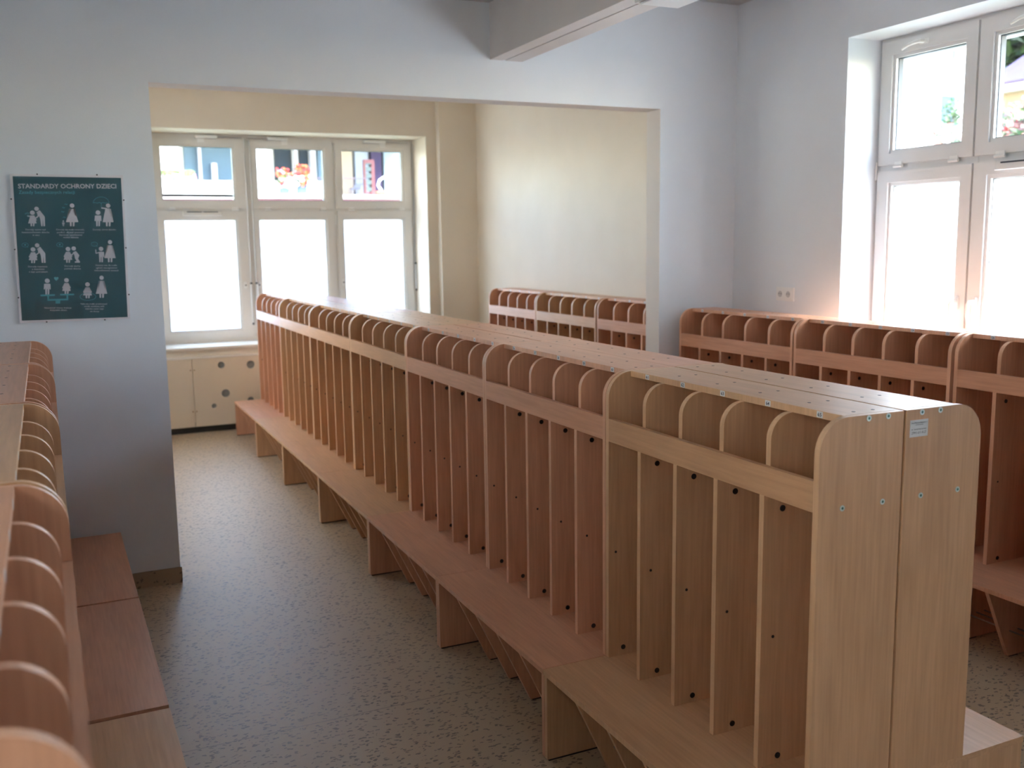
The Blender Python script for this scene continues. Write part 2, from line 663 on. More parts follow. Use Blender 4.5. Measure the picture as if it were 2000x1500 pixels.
w5 = window('window_5', (XF, -4.472, 0), -PI / 2, (-2.435, -1.772, WZ0, WZ1), rc[:1], rg[:1], zs_r, M['pvc'])
w5['label'] = 'narrow white plastic window in the right wall behind the camera'
ST(put('trim_6', B(XR - .03, XF + .005, -2.74, -2.0, .775, .803), M['coverw']))
# back window
zs_b = (.85, 2.07, .925, 1.985, 2.095, 2.742, 2.172, 2.674)
bc = [(-1.015, -.172), (-.122, .690), (.722, 1.522)]
bg = [(-.943, -.285), (-.056, .600), (.792, 1.420)]
w1 = window('window_1', (0, YF, 0), 0, (-1.045, 1.552, WZ0, 2.79), bc, bg, zs_b, M['cremepvc'], vents=(0,))
w1['label'] = 'wide white window with three columns of sashes in the back wall'
for x0, x1, c0, c1 in ((-.62, -.19, -.62, -.42), (-.14, .25, .05, .25), (1.02, 1.49, 1.02, 1.25)):
    bm = bmesh.new()
    cyl(bm, (x0, -.03, 2.765), (x1, -.03, 2.765), .006, 8)
    put('opener_rod', bm, M['chrome'], w1)
    bm = B(c0, c1, -.05, -.005, 2.752, 2.78)
    oc = put('opener_cover', bevel(bm, .004, 1), M['white'], w1)
    mx = c0 + .04 if c0 < 0 else c1 - .04
    put('bracket', B(mx - .02, mx + .04, -.03, -.012, 2.712, 2.752), M['white'], oc)
for x, zt, zb in ((-.172, 2.76, .98), (-.120, 2.76, 1.0), (1.540, 2.76, 1.26)):
    bm = bmesh.new()
    cyl(bm, (x, -.03, 1.36 if x < 1 else 1.52), (x, -.03, zt), .005, 8)
    r_ = put('opener_rod', bm, M['chrome'], w1)
    bm = bmesh.new()
    z1 = 1.36 if x < 1 else 1.52
    cyl(bm, (x, -.035, zb), (x, -.035, z1), .010, 10)
    cyl(bm, (x, -.035, zb - .02), (x, -.035, zb), .008, 10, mi=1)
    cyl(bm, (x, -.035, z1), (x, -.03, z1 + .012), .012, 10, mi=1)
    put('opener_handle', bm, [M['whitem'], M['foot']], r_)
for x in (-.225, -.092, .760):
    bm = bmesh.new()
    box(bm, x - .014, x + .014, -.028, -.016, 1.315, 1.385)
    bevel(bm, .005)
    hb_ = put('handle_rosette', bm, M['white'], w1)
    bm = bmesh.new()
    cyl(bm, (x, -.036, 1.35), (x, -.028, 1.35), .007, 10)
    put('spindle', bm, M['dark'], hb_)
for x in (.703, 1.532):
    bm = bmesh.new()
    cyl(bm, (x, -.02, 1.93), (x, -.02, 2.03), .006, 8)
    put('hinge', bm, M['white'], w1)

# sills
bm = B(-1.10, 1.60, YB - .045, YF + .005, .775, .805)
ST(put('trim_2', bevel(bm, .008), mat('window_sill_stone', (.74, .69, .62), .3)))
ST(put('trim_3', bevel(B(XR - .03, XF + .005, .46, 2.475, .775, .804), .006), M['coverw']))
ST(put('trim_4', bevel(B(-2.405, -2.17, 4.69, 6.70, .775, .804), .006), M['coverw']))

# ------------------------------------------------------------------ lockers
UD, BD, HB, H, T = .2655, .506, .320, 1.30, .018
RB, RT = 1.0715, 1.148          # front rail


def disc_mesh(name, r, d, seg=14):
    bm = bmesh.new()
    cyl(bm, (0, 0, 0), (0, 0, d), r, seg)
    me = bpy.data.meshes.new(name)
    bm.to_mesh(me)
    bm.free()
    me.materials.append(M['dark'])
    return me


D_BIG = disc_mesh('plug_large', .0085, .0022)
D_SMALL = disc_mesh('plug_small', .0042, .0015)
D_TOP = disc_mesh('plug_top', .0048, .0008)
bm = bmesh.new()
cyl(bm, (0, 0, 0), (0, 0, .0012), .0075, 16)
cyl(bm, (0, 0, .0009), (0, 0, .0016), .0036, 6, mi=1)
D_SCREW = bpy.data.meshes.new('end_screw')
bm.to_mesh(D_SCREW)
bm.free()
D_SCREW.materials.append(M['screw'])
D_SCREW.materials.append(M['screwhole'])


def disc(name, me, parent, loc, rot):
    o = bpy.data.objects.new(name, me)
    C.objects.link(o)
    o.parent = parent
    o.location = loc
    o.rotation_euler = rot
    return o


def arc(cx, cz, r, a0, a1, n=10):
    return [(cx + r * math.cos(math.radians(a0 + (a1 - a0) * i / n)), cz + r * math.sin(math.radians(a0 + (a1 - a0) * i / n))) for i in range(n + 1)]


SIDE = [(-UD, HB)] + arc(-UD + .086, H - .086, .086, 180, 90) + [(0, H), (0, HB)]
BENCHSIDE = [(-BD + .004, .006), (-BD + .004, HB - T), (0, HB - T), (0, .006)]
DIV = [(-UD, HB), (-UD, RB), (-UD + T, RB), (-UD + T, RT)] + arc(-UD + T + .068, H - T - .068, .068, 180, 90, 9) + [(-.006, H - T), (-.006, HB)]
BRACKET = [(-BD + .006, HB - T), (-.36, .005), (-.02, .005), (-.02, HB - T)]


def locker(y0, y1, xback, tone, label, group, first=None, face=1, end_screws=None, side_gap=.0015, rot=0.0, z=0.0, dots=True):
    """cloakroom unit of five places: bench with shoe rods, five tall bays, cubbies and a numbered top"""
    Wd = (y1 - y0) / 2 - side_gap
    root = thing('cloakroom_locker', label, 'locker', (xback, (y0 + y1) / 2, z), (0 if face == 1 else PI) + rot, group)
    V, Hh, E = WOOD[tone]
    mats = [V, E]
    matf = [Hh, E]
    for s in (-1, 1):
        a, b = (-Wd, -Wd + T) if s < 0 else (Wd - T, Wd)
        o = put('side_panel', prism(bmesh.new(), SIDE, 1, a, b, 0, 1), mats, root)
        bs = put('bench_side', prism(bmesh.new(), BENCHSIDE, 1, a, b, 0, 1), mats, root)
        put('foot', B(-BD + .010, -.02, a + .001, b - .001, 0, .006), M['foot'], bs)
        if end_screws == s:
            for sx, sz in ((-.115, 1.2915), (-.052, 1.2915), (-.19, 1.077), (-.06, 1.077)):
                disc('screw', D_SCREW, o, (sx, s * Wd, sz), (-s * PI / 2, 0, 0))
    n = 5
    step = (2 * Wd - T) / n
    pos = [-Wd + T / 2 + step * k for k in range(1, n)]
    for p in pos:
        d = put('divider', prism(bmesh.new(), DIV, 1, p - T / 2, p + T / 2, 0, 1), mats, root)
        if dots:
            fy = p - face * T / 2
            rx = (PI / 2 if face == 1 else -PI / 2, 0, 0)
            disc('plug', D_BIG, d, (-.205, fy, 1.031), rx)
            disc('plug', D_SMALL, d, (-.226, fy, .684), rx)
            disc('plug', D_BIG, d, (-.20, fy, .342), rx)
        br = put('support_bracket', prism(bmesh.new(), BRACKET, 1, p - T / 2, p + T / 2, 0, 1), mats, root)
        put('foot', B(-.352, -.30, p - T / 2 + .001, p + T / 2 - .001, 0, .005), M['foot'], br)
    if dots:
        fy = face * (Wd - T)
        rx = (PI / 2 if face == 1 else -PI / 2, 0, 0)
        disc('plug', D_SMALL, root, (-.238, fy, .69), rx)
        disc('plug', D_BIG, root, (-.208, fy, .348), rx)
    put('bench_board', box(bmesh.new(), -BD, 0, -Wd, Wd, HB - T, HB), [Hh], root)
    put('bench_edge', B(-BD - .001, -BD, -Wd, Wd, HB - T, HB), E, root)
    put('top_board', B(-UD + .0865, 0, -Wd + T, Wd - T, H - T, H + .0004), Hh, root)
    te = put('top_board_edge', B(-UD + .0855, -UD + .0865, -Wd + T, Wd - T, H - T, H), E, root)
    put('back_panel', B(-.005, -.001, -Wd + T, Wd - T, HB, H - T), V, root)
    put('shelf', B(-UD + T, -.006, -Wd + T, Wd - T, RB + .004, RB + .004 + T), Hh, root)
    put('front_rail', B(-UD, -UD + T, -Wd + T, Wd - T, RB, RT), [Hh], root)
    for rxp in (-.36, -.31, -.26, -.21):
        bm = bmesh.new()
        cyl(bm, (rxp, -Wd + T, .115), (rxp, Wd - T, .115), .0035, 8)
        put('shoe_rod', bm, M['rod'], root)
    for p in pos + [-Wd + T + .03]:
        for x in (-.055, -.118):
            disc('plug', D_TOP, root, (x, p, H), (0, 0, 0))
    if first is not None:
        for k in range(n):
            yc = face * (Wd - T / 2 - step * (k + .5)) - .01 * face
            xl = -UD + .0855
            lb = put('number_label', B(xl - .0006, xl, yc - .0105, yc + .0105, H - .0165, H - .001), M['paper'], root)
            if first > 0:
                bm = bmesh.new()
                s_ = str(first + k)
                add_text(bm, s_, .0135 if len(s_) == 2 else .0165, (xl - .0009, yc, H - .0135), (0, -1, 0), (0, 0, 1), bold=.02, height=.010)
                put_flat('number', bm, M['ink'], lb)
    return root


Y = [0, .9996, 2.0142, 3.0489, 4.1326, 5.2168, 6.2796, 7.3169]
tones = ['gold', 'pink', 'pink', 'gold', 'gold', 'gold', 'pink']
G1 = 'cloakroom lockers of the central row facing the left aisle'
G2 = 'cloakroom lockers of the central row facing the window wall'
for k in range(7):
    f = 61 - 5 * k
    if k == 0:
        lb = 'beech locker unit labelled 61 to 65, nearest end of the central row'
    elif k == 6:
        lb = 'beech locker unit at the far end of the central row, nearest the back window'
    elif k < 3:
        lb = 'beech locker unit labelled %d to %d, %s from the near end of the central row' % (f, f + 4, ('second', 'third')[k - 1])
    else:
        lb = 'beech locker unit with left facing bays, %s from the near end of the central row' % ('fourth', 'fifth', 'sixth')[k - 3]
    locker(Y[k], Y[k + 1], -.001, tones[k], lb, G1, first=f, end_screws=-1 if k == 0 else None)
    gap = .008 if k in (0, 2, 5, 6) else .001
    tone = 'gold' if k in (0, 3) else 'pink'
    if k == 0:
        lb = 'beech locker unit with white sticker on its end panel, near end of the central row'
    else:
        lb = 'beech locker unit facing the window wall, backing onto the %s unit of the central row' % ('second', 'third', 'fourth', 'fifth', 'sixth', 'farthest')[k - 1]
    o = locker(Y[k], Y[k + 1], gap, tone, lb, G2, face=-1, end_screws=1 if k == 0 else None, dots=(k < 2))
    if k == 0:
        near_back = o
        Wn = (Y[1] - Y[0]) / 2 - .0015
        # inventory sticker on the end panel; local y = +Wn is the near end, local -x points right
        st = put('inventory_sticker', B(-.074, -.013, Wn, Wn + .0006, 1.230, 1.273), M['paper'], o, label='white paper inventory sticker')
        bm = bmesh.new()
        yy = Wn + .0009
        for s_, wd, zz, hh, bo in (('Zespół Placówek Miejskich nr 1', .054, 1.2645, .0042, .01), ('w Oświęcimiu', .026, 1.2595, .0036, .01),
                                   ('nr inwentarzowy:', .052, 1.2475, .0062, 0), ('ZPM1-011-8-27', .050, 1.2375, .0062, 0)):
            add_text(bm, s_, wd, (-.0435, yy, zz), (-1, 0, 0), (0, 0, 1), bold=bo, height=hh)
        put_flat('lettering', bm, M['ink'], st)

G3 = 'cloakroom lockers of the right row below the window'
for (a, b, x, f, tone, lb) in (
        (2.300, 3.338, 1.905, 116, 'pink', 'beech locker unit labelled 116 to 120 standing in the corner beside the opening'),
        (1.290, 2.297, 1.915, 121, 'pink', 'beech locker unit labelled 121 to 125 below the right window'),
        (.262, 1.282, 1.930, 126, 'pink', 'beech locker unit starting with label 126, nearest of the right row')):
    locker(a, b, x, tone, lb, G3, first=f, rot=math.radians(.4))
G4 = 'cloakroom lockers of the row in the far room'
for (a, b, f, tone, lb) in (
        (5.700, 6.700, 101, 'pink', 'beech locker unit at the far end of the row behind the opening'),
        (4.665, 5.690, 106, 'gold', 'beech locker unit in the middle of the row behind the opening'),
        (3.600, 4.645, 111, 'pink', 'beech locker unit in the far room partly hidden by the opening jamb')):
    locker(a, b, 2.058, tone, lb, G4, first=f)
G5 = 'cloakroom lockers of the left row'
LR = math.radians(.85)
for k, (a, b, tone, lb) in enumerate((
        (2.335, 3.345, 'pink', 'beech locker unit standing against the wall below the teal poster'),
        (1.285, 2.325, 'pink', 'beech locker unit of the left row, second from the poster wall'),
        (.235, 1.268, 'gold', 'beech locker unit of the left row, third from the poster wall'),
        (-.815, .222, 'pink', 'blurred beech locker unit nearest the camera in the left row'))):
    xb = -2.158 - .0152 * ((a + b) / 2 - .8)
    locker(a, b, xb, tone, lb, G5, first=0, face=-1, rot=LR, side_gap=.003)

# ------------------------------------------------------------------ radiator cover below the back window
rc_ = thing('radiator_cover', 'cream painted radiator cover with round holes below the back window', 'radiator cover', (0, 7.60, 0))


def holed_board(x0, x1, z0, z1, y0, y1, holes):
    cu = bpy.data.curves.new('board_outline', 'CURVE')
    cu.dimensions = '2D'
    cu.fill_mode = 'BOTH'
    cu.extrude = (y1 - y0) / 2

    def loop(pts):
        sp = cu.splines.new('POLY')
        sp.points.add(len(pts) - 1)
        for p, q in zip(sp.points, pts):
            p.co = (q[0], q[1], 0, 1)
        sp.use_cyclic_u = True
    loop([(x0, z0), (x1, z0), (x1, z1), (x0, z1)])
    for hx, hz, hr in holes:
        loop([(hx + hr * math.cos(2 * PI * i / 32), hz + hr * math.sin(2 * PI * i / 32)) for i in range(32)])
    ob = bpy.data.objects.new('board_tmp', cu)
    C.objects.link(ob)
    dg = bpy.context.evaluated_depsgraph_get()
    me = bpy.data.meshes.new_from_object(ob.evaluated_get(dg))
    bpy.data.objects.remove(ob)
    me.transform(Matrix(((1, 0, 0, 0), (0, 0, 1, (y0 + y1) / 2), (0, 1, 0, 0), (0, 0, 0, 1))))
    return me


doors = [(-1.60, -.829, [(-1.115, .363, .048)]),
         (-.824, -.02, [(-.565, .629, .031), (-.293, .615, .038), (-.538, .359, .038), (-.650, .246, .023), (-.310, .277, .030)]),
         (-.015, .79, [(.45, .55, .038), (.2, .3, .031), (.62, .25, .023)]),
         (.795, 1.60, [(1.1, .6, .031), (1.4, .35, .038)])]
for x0, x1, hs in doors:
    me = holed_board(x0, x1, .062, .700, 0, .018, hs)
    me.materials.append(M['cover'])
    d = bpy.data.objects.new('door_panel', me)
    C.objects.link(d)
    d.parent = rc_
    for hx, hz, hr in hs:
        bm = bmesh.new()
        cyl(bm, (hx, .016, hz), (hx, .0175, hz), hr + .004, 24)
        put('mesh_insert', bm, M['grille'], d)
    for kx in ([x1 - .014] if x0 < -1 else [x0 + .014, x1 - .014]):
        for kz in (.597, .208):
            bm = bmesh.new()
            cyl(bm, (kx, -.008, kz), (kx, 0, kz), .007, 10)
            put('knob', bm, mat('brass_knob', (.35, .22, .12), .4, .6), d)
bm = B(-1.62, 1.62, -.004, .06, .702, .718)
put('top_rail', bm, M['coverw'], rc_)
put('side_board', B(-1.62, -1.602, 0, .06, .01, .702), M['cover'], rc_)
put('side_board', B(1.602, 1.62, 0, .06, .01, .702), M['cover'], rc_)
put('plinth', B(-1.60, 1.60, .035, .05, 0, .10), M['foot'], rc_)

# ------------------------------------------------------------------ sockets
sk = thing('power_socket', 'white double power socket on the wall above the right locker row', 'socket', (XR, 2.883, 1.395))
put('frame', bevel(B(-.010, 0, -.079, .079, -.041, .041), .003), M['white'], sk)
for dy in (.0365, -.0345):
    ins = put('insert', bevel(B(-.012, -.009, dy - .029, dy + .029, -.029, .029), .001, 1), M['white'], sk)
    bm = bmesh.new()
    cyl(bm, (-.0135, dy, 0), (-.0119, dy, 0), .0215, 24)
    cyl(bm, (-.0137, dy, 0), (-.0134, dy, 0), .019, 24, mi=1)
    cyl(bm, (-.0142, dy - .009, .002), (-.0136, dy - .009, .002), .003, 10, mi=2)
    cyl(bm, (-.0142, dy + .009, .002), (-.0136, dy + .009, .002), .003, 10, mi=2)
    cyl(bm, (-.021, dy, .010), (-.0136, dy, .010), .0025, 10, mi=3)
    put('well', bm, [M['white'], mat('socket_well', (.55, .55, .55), .4), M['gasket'], M['chrome']], ins)

# ------------------------------------------------------------------ ceiling luminaire by the beam
lu = thing('ceiling_lamp', 'white strip lamp mounted under the ceiling beam', 'lamp', (.525, 1.28, 2.708))
bm = B(-.112, .112, -.62, .64, .008, .0285)
put('body', bevel(bm, .004, 1), M['whitem'], lu)
put('diffuser', bevel(B(-.095, .095, -.60, .62, 0, .008), .002, 1), mat('lamp_diffuser', (.78, .80, .80), .3), lu)
put('end_cap', B(-.105, .105, .64, .646, .010, .026), M['white'], lu)
put('clip', B(.112, .135, .60, .625, .020, .026), M['grille'], lu)

# ------------------------------------------------------------------ poster
YP = YW0 - .012
ps = thing('wall_poster', 'teal child protection standards poster in a clear holder on the left wall', 'poster', (0, 0, 0))
TEAL = mat('teal_print', (.015, .085, .105), .35)
PWH = mat('poster_white_print', (.62, .60, .64), .5)
PCY = mat('poster_turquoise_print', (.08, .36, .42), .5)


def Z(zx, zy):
    p = at(zx / 3.75, 300 + zy / 3.75, 1, YP)
    return p.x, p.z


PX = .49 / 815   # metres per traced unit on the poster
c = [Z(70, 148), Z(900, 158), Z(955, 1210), Z(145, 1243)]
prism(bm := bmesh.new(), c, 1, YP + .003, YW0)
put('backing_board', bm, mat('poster_white_margin', (.82, .79, .82), .4), ps)
c2 = [Z(92, 165), Z(886, 178), Z(935, 1197), Z(160, 1224)]
prism(bm := bmesh.new(), c2, 1, YP + .0022, YP + .003)
put('printed_sheet', bm, TEAL, ps)
YI = YP + .0018


def poly_part(name, polys, m, parent=ps):
    bm = bmesh.new()
    for pl in polys:
        vs = [bm.verts.new((p[0], YI, p[1])) for p in pl]
        bm.faces.new(vs)
    return put_flat(name, bm, m, parent)


def circ(zx, zy, r, n=20):
    x, z = Z(zx, zy)
    return [(x + r * PX * math.cos(2 * PI * i / n), z + r * PX * math.sin(2 * PI * i / n)) for i in range(n)]


def stroke(pts, w, closed=False):
    """polyline of width w (traced units) as quads"""
    P = [Vector(Z(*p)) for p in pts]
    if closed:
        P.append(P[0])
    out = []
    for a, b in zip(P, P[1:]):
        t = (b - a).normalized()
        nn = Vector((-t.y, t.x)) * w * PX / 2
        e = t * w * PX * .3
        out.append([tuple(a - e + nn), tuple(b + e + nn), tuple(b + e - nn), tuple(a - e - nn)])
    return out


def zp(*pts):
    return [Z(*p) for p in pts]


def woman(cx, top, bot, w=46, arm=True):
    h = bot - top
    r = h * .10
    sh = top + h * .24
    hem = top + h * .82
    polys = [circ(cx, top + r, r),
             zp((cx - h * .12, sh), (cx + h * .12, sh), (cx + w, hem), (cx - w, hem)),
             zp((cx - h * .10, hem), (cx - h * .02, hem), (cx - h * .02, bot), (cx - h * .09, bot)),
             zp((cx + h * .03, hem), (cx + h * .11, hem), (cx + h * .10, bot), (cx + h * .03, bot))]
    if arm:
        polys += stroke([(cx - h * .10, sh + h * .03), (cx - w * .66, sh + h * .30)], h * .06)
        polys += stroke([(cx + h * .10, sh + h * .03), (cx + w * .66, sh + h * .30)], h * .06)
    return polys


def boy(cx, top, bot, arm='down'):
    h = bot - top
    r = h * .15
    sh = top + h * .33
    hip = top + h * .66
    polys = [circ(cx, top + r, r),
             zp((cx - h * .14, sh), (cx + h * .14, sh), (cx + h * .13, hip), (cx - h * .13, hip)),
             zp((cx - h * .12, hip), (cx - h * .01, hip), (cx - h * .02, bot), (cx - h * .11, bot)),
             zp((cx + h * .02, hip), (cx + h * .13, hip), (cx + h * .12, bot), (cx + h * .03, bot))]
    polys += stroke([(cx + h * .16, sh + h * .03), (cx + h * .18, hip)], h * .07)
    if arm == 'down':
        polys += stroke([(cx - h * .16, sh + h * .03), (cx - h * .18, hip)], h * .07)
    else:
        polys += stroke([(cx - h * .14, sh + h * .06), (cx - h * .32, sh + h * .10), (cx - h * .34, sh - h * .12)], h * .07)
    return polys


def girl(cx, top, bot, lh=None, rh=None):
    h = bot - top
    r = h * .145
    sh = top + h * .32
    hem = top + h * .82
    polys = [circ(cx, top + r, r),
             zp((cx - h * .13, sh), (cx + h * .13, sh), (cx + h * .27, hem), (cx - h * .27, hem)),
             zp((cx - h * .12, hem), (cx - h * .02, hem), (cx - h * .02, bot), (cx - h * .11, bot)),
             zp((cx + h * .04, hem), (cx + h * .14, hem), (cx + h * .12, bot), (cx + h * .04, bot))]
    polys += stroke([(cx - h * .11, sh + h * .05), lh or (cx - h * .24, sh + h * .30)], h * .07)
    polys += stroke([(cx + h * .11, sh + h * .05), rh or (cx + h * .24, sh + h * .30)], h * .07)
    return polys


def bender(dx, dy):
    return [circ(268 + dx, 404 + dy, 16),
            zp((266 + dx, 430 + dy), (290 + dx, 414 + dy), (328 + dx, 462 + dy), (330 + dx, 532 + dy), (318 + dx, 532 + dy), (314 + dx, 480 + dy), (312 + dx, 532 + dy), (302 + dx, 532 + dy), (294 + dx, 476 + dy), (284 + dx, 455 + dy))] + \
        stroke([(276 + dx, 432 + dy), (280 + dx, 458 + dy), (260 + dx, 474 + dy)], 9)


poly_part('pictogram', girl(237, 416, 532, lh=(202, 458)) + bender(0, 0), PWH)
poly_part('pictogram', boy(464, 488, 532) + woman(528, 364, 532), PWH)
poly_part('pictogram', boy(718, 414, 532) + woman(792, 364, 532, 40, False) + stroke([(784, 404), (745, 398)], 11) + stroke([(798, 404), (818, 452)], 10), PWH)
poly_part('pictogram', girl(242, 685, 802) + bender(4, 268), PWH)
poly_part('pictogram', girl(498, 682, 799) + [circ(540, 695, 16), zp((534, 722), (556, 714), (582, 745), (572, 770), (586, 792), (586, 799), (548, 799), (548, 790), (562, 788), (548, 765), (546, 748))] + stroke([(540, 725), (528, 742), (516, 738)], 8), PWH)
poly_part('pictogram', boy(740, 681, 795, 'up') + woman(806, 632, 795, 42), PWH)
poly_part('pictogram', boy(346, 914, 1032), PWH)
poly_part('pictogram', girl(487, 911, 1027), PWH)
poly_part('pictogram', girl(641, 941, 1060), PWH)
poly_part('pictogram', woman(744, 893, 1056, 42), PWH)


def heart(cx, cy, s):
    pts = []
    for i in range(24):
        t = 2 * PI * i / 24
        pts.append((cx + s * 16 * math.sin(t) ** 3 / 16, cy - s * (13 * math.cos(t) - 5 * math.cos(2 * t) - 2 * math.cos(3 * t) - math.cos(4 * t)) / 16))
    return [zp(*pts)]


def ell(cx, cy, rx, ry, w, a0=0, a1=360, n=24):
    return stroke([(cx + rx * math.cos(math.radians(a0 + (a1 - a0) * i / n)), cy + ry * math.sin(math.radians(a0 + (a1 - a0) * i / n))) for i in range(n + 1)], w)


poly_part('symbol', heart(412, 916, 17), PCY)
poly_part('symbol', [zp((296, 1033), (402, 1030), (402, 1042), (297, 1045)), zp((440, 1028), (543, 1026), (543, 1037), (440, 1039)),
                     zp((346, 1040), (358, 1040), (360, 1078), (348, 1079)), zp((487, 1036), (499, 1036), (500, 1072), (488, 1073)),
                     zp((348, 1066), (500, 1062), (500, 1074), (348, 1079)), zp((407, 1070), (441, 1070), (441, 1098), (407, 1099))], PCY)
poly_part('symbol', ell(644, 1048, 58, 27, 3.4), PCY)
poly_part('symbol', ell(741, 362, 58, 45, 3, 180, 360, 20) + stroke([(683, 362), (700, 357), (712, 364), (727, 357), (741, 364), (756, 357), (771, 364), (784, 358), (799, 362)], 3) + stroke([(742, 362), (742, 392)], 3), PCY)
for k_, (bx, by) in enumerate(((184, 669), (438, 667), (691, 663))):
    poly_part('symbol', ell(bx, by, 23, 15, 3) + stroke([(bx + 14, by + 12), (bx + 23, by + 19)], 3) + (heart(bx, by, 8) if k_ < 2 else [circ(bx - 9, by, 2.2, 8), circ(bx, by, 2.2, 8), circ(bx + 9, by, 2.2, 8)]), PCY)
poly_part('symbol', [q for (x_, y_) in ((484, 370), (466, 395), (459, 425), (473, 466)) for q in stroke([(x_ - 12, y_ + 3), (x_ - 3, y_ - 4), (x_ + 2, y_ + 6), (x_ + 12, y_ - 2)], 3)], PCY)
poly_part('symbol', [zp((196, 452), (206, 447), (214, 462), (206, 466))] + ell(200, 450, 14, 12, 2.5, 200, 320, 6) + ell(200, 450, 20, 18, 2.5, 200, 320, 6), PCY)


def ptext(name, lines, m, bold=0.0, hgt=None):
    bm = bmesh.new()
    for s_, x0, x1, base in lines:
        a = Vector(Z(x0, base))
        b = Vector(Z(x1, base))
        mid = (a + b) / 2
        d = (b - a).normalized()
        add_text(bm, s_, (b - a).length, (mid.x, YI, mid.y), (d.x, 0, d.y), (-d.y, 0, d.x), bold=bold)
    put_flat(name, bm, m, ps)


ptext('headline', [('STANDARDY OCHRONY DZIECI', 133, 853, 254)], PWH, .022)
ptext('subtitle', [('Zasady bezpiecznych relacji', 137, 549, 294)], PCY, .012)
for ls in ([('Dorosły czuwa nad', 187, 334, 562), ('bezpieczeństwem dziecka', 161, 362, 582), ('w sieci', 238, 290, 602)],
           [('Dorosły nie może krzyczeć,', 413, 619, 562), ('poniżać, używać przemocy', 417, 617, 582), ('fizycznej i psychicznej', 434, 601, 601), ('wobec dziecka', 463, 575, 619)],
           [('Dorosły chroni dziecko', 681, 850, 562)],
           [('Dorosły rozmawia', 206, 348, 833), ('z dzieckiem', 234, 325, 852), ('o jego potrzebach', 212, 349, 871)],
           [('Dorosły słucha', 474, 588, 829), ('potrzeb dziecka', 472, 592, 848)],
           [('Dziecko wie, że może', 701, 857, 823), ('zgłosić nauczycielowi', 702, 859, 842), ('niekomfortową sytuację', 692, 869, 861)],
           [('Nauczyciel równo traktuje', 325, 525, 1135), ('wszystkie dzieci', 365, 489, 1152)],
           [('Nikt nie może przekraczać', 592, 786, 1106), ('strefy osobistej jeśli', 618, 764, 1124), ('dziecko sobie tego', 624, 760, 1142), ('nie życzy', 660, 727, 1161)]):
    ptext('caption', ls, PWH, .006)
cov = bpy.data.materials.new('clear_poster_cover')
cov.use_nodes = True
n_, l_ = cov.node_tree.nodes, cov.node_tree.links
n_.clear()
o_ = n_.new('ShaderNodeOutputMaterial')
m_ = n_.new('ShaderNodeMixShader')
t_ = n_.new('ShaderNodeBsdfTransparent')
g_ = n_.new('ShaderNodeBsdfGlossy')
g_.inputs['Roughness'].default_value = .06
m_.inputs[0].default_value = .045
nt = n_.new('ShaderNodeTexNoise')
nt.inputs['Scale'].default_value = 4
nt.inputs['Detail'].default_value = 1
tc_ = n_.new('ShaderNodeTexCoord')
l_.new(tc_.outputs['Object'], nt.inputs[0])
bp_ = n_.new('ShaderNodeBump')
bp_.inputs['Strength'].default_value = .6
bp_.inputs['Distance'].default_value = .02
l_.new(nt.outputs[0], bp_.inputs['Height'])
l_.new(bp_.outputs[0], g_.inputs['Normal'])
l_.new(t_.outputs[0], m_.inputs[1])
l_.new(g_.outputs[0], m_.inputs[2])
l_.new(m_.outputs[0], o_.inputs[0])
prism(bm := bmesh.new(), c, 1, YP - .0005, YP + .0008)
put('clear_cover', bm, cov, ps)
for zx, zy in ((272, 151), (710, 156), (82, 333), (906, 341), (108, 702), (922, 690), (135, 1055), (944, 1032), (342, 1233), (768, 1217)):
    x, z = Z(zx, zy)
    bm = bmesh.new()
    cyl(bm, (x, YP - .004, z), (x, YP, z), .0035, 10)
    put('pin', bm, M['foot'], ps)

# ------------------------------------------------------------------ outdoors
ST(put('ground_outside', B(-60, 90, -30, 90, -.9, -.8), noise_mat('courtyard_ground', (.10, .11, .06), (.14, .15, .09), .8, .95)))
ST(put('warm_bounce_wall', B(-11, -10, -16, 18, -.8, 11), noise_mat('bounce_wall_ochre', (.64, .56, .45), (.70, .62, .51), 2, .9)))  # unseen wall added to bounce warm sunlight into the left windows
stucco = noise_mat('white_render_wall', (.80, .77, .70), (.84, .81, .75), 2, .9)
FY = 38.2


def F(u, v, y=38.2):
    p = at(u, v, 1, y)
    return p.x, p.z


def fbox(name, u0, u1, v0, v1, y0, y1, m, parent):
    x0, z1 = F(u0, v0, y0)
    x1, z0 = F(u1, v1, y0)
    return put(name, B(x0, x1, y0, y1, z0, z1), m, parent)


glassblue = noise_mat('reflecting_facade_glass', (.035, .065, .09), (.07, .11, .14), .25, .5, spec=.2)
bd = thing('apartment_building', 'white apartment building with balconies seen through the back window', 'building', (0, 0, 0))
x0, z0 = F(200, 640, 40.5)
x1, z1 = F(1000, 150, 40.5)
put('wall', B(x0 - 6, x1 + 4, 40.5, 52, -.8, z1 + 4), stucco, bd)
fbox('glazing', 356, 478, 255, 352, 40.2, 40.5, glassblue, bd)
fbox('glazing', 534, 572, 255, 352, 40.2, 40.5, mat('dark_window_glass', (.006, .012, .018), .5, 0, .1), bd)
fbox('glazing', 583, 604, 255, 352, 40.2, 40.5, mat('dark_window_glass', (.006, .012, .018), .5, 0, .1), bd)
fbox('glazing', 618, 640, 255, 352, 40.2, 40.5, glassblue, bd)
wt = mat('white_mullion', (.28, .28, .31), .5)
fbox('mullion', 384, 396, 250, 356, 39.9, 40.2, wt, bd)
fbox('mullion', 413, 426, 318, 356, 39.9, 40.2, wt, bd)
fbox('mullion', 572, 583, 250, 356, 39.9, 40.2, wt, bd)
fbox('mullion', 604, 618, 250, 356, 39.9, 40.2, wt, bd)
fbox('wing_wall', 290, 352, 230, 340, 38.4, 40.5, stucco, bd)
fbox('wing_wall', 498, 524, 230, 388, 38.2, 40.5, stucco, bd)
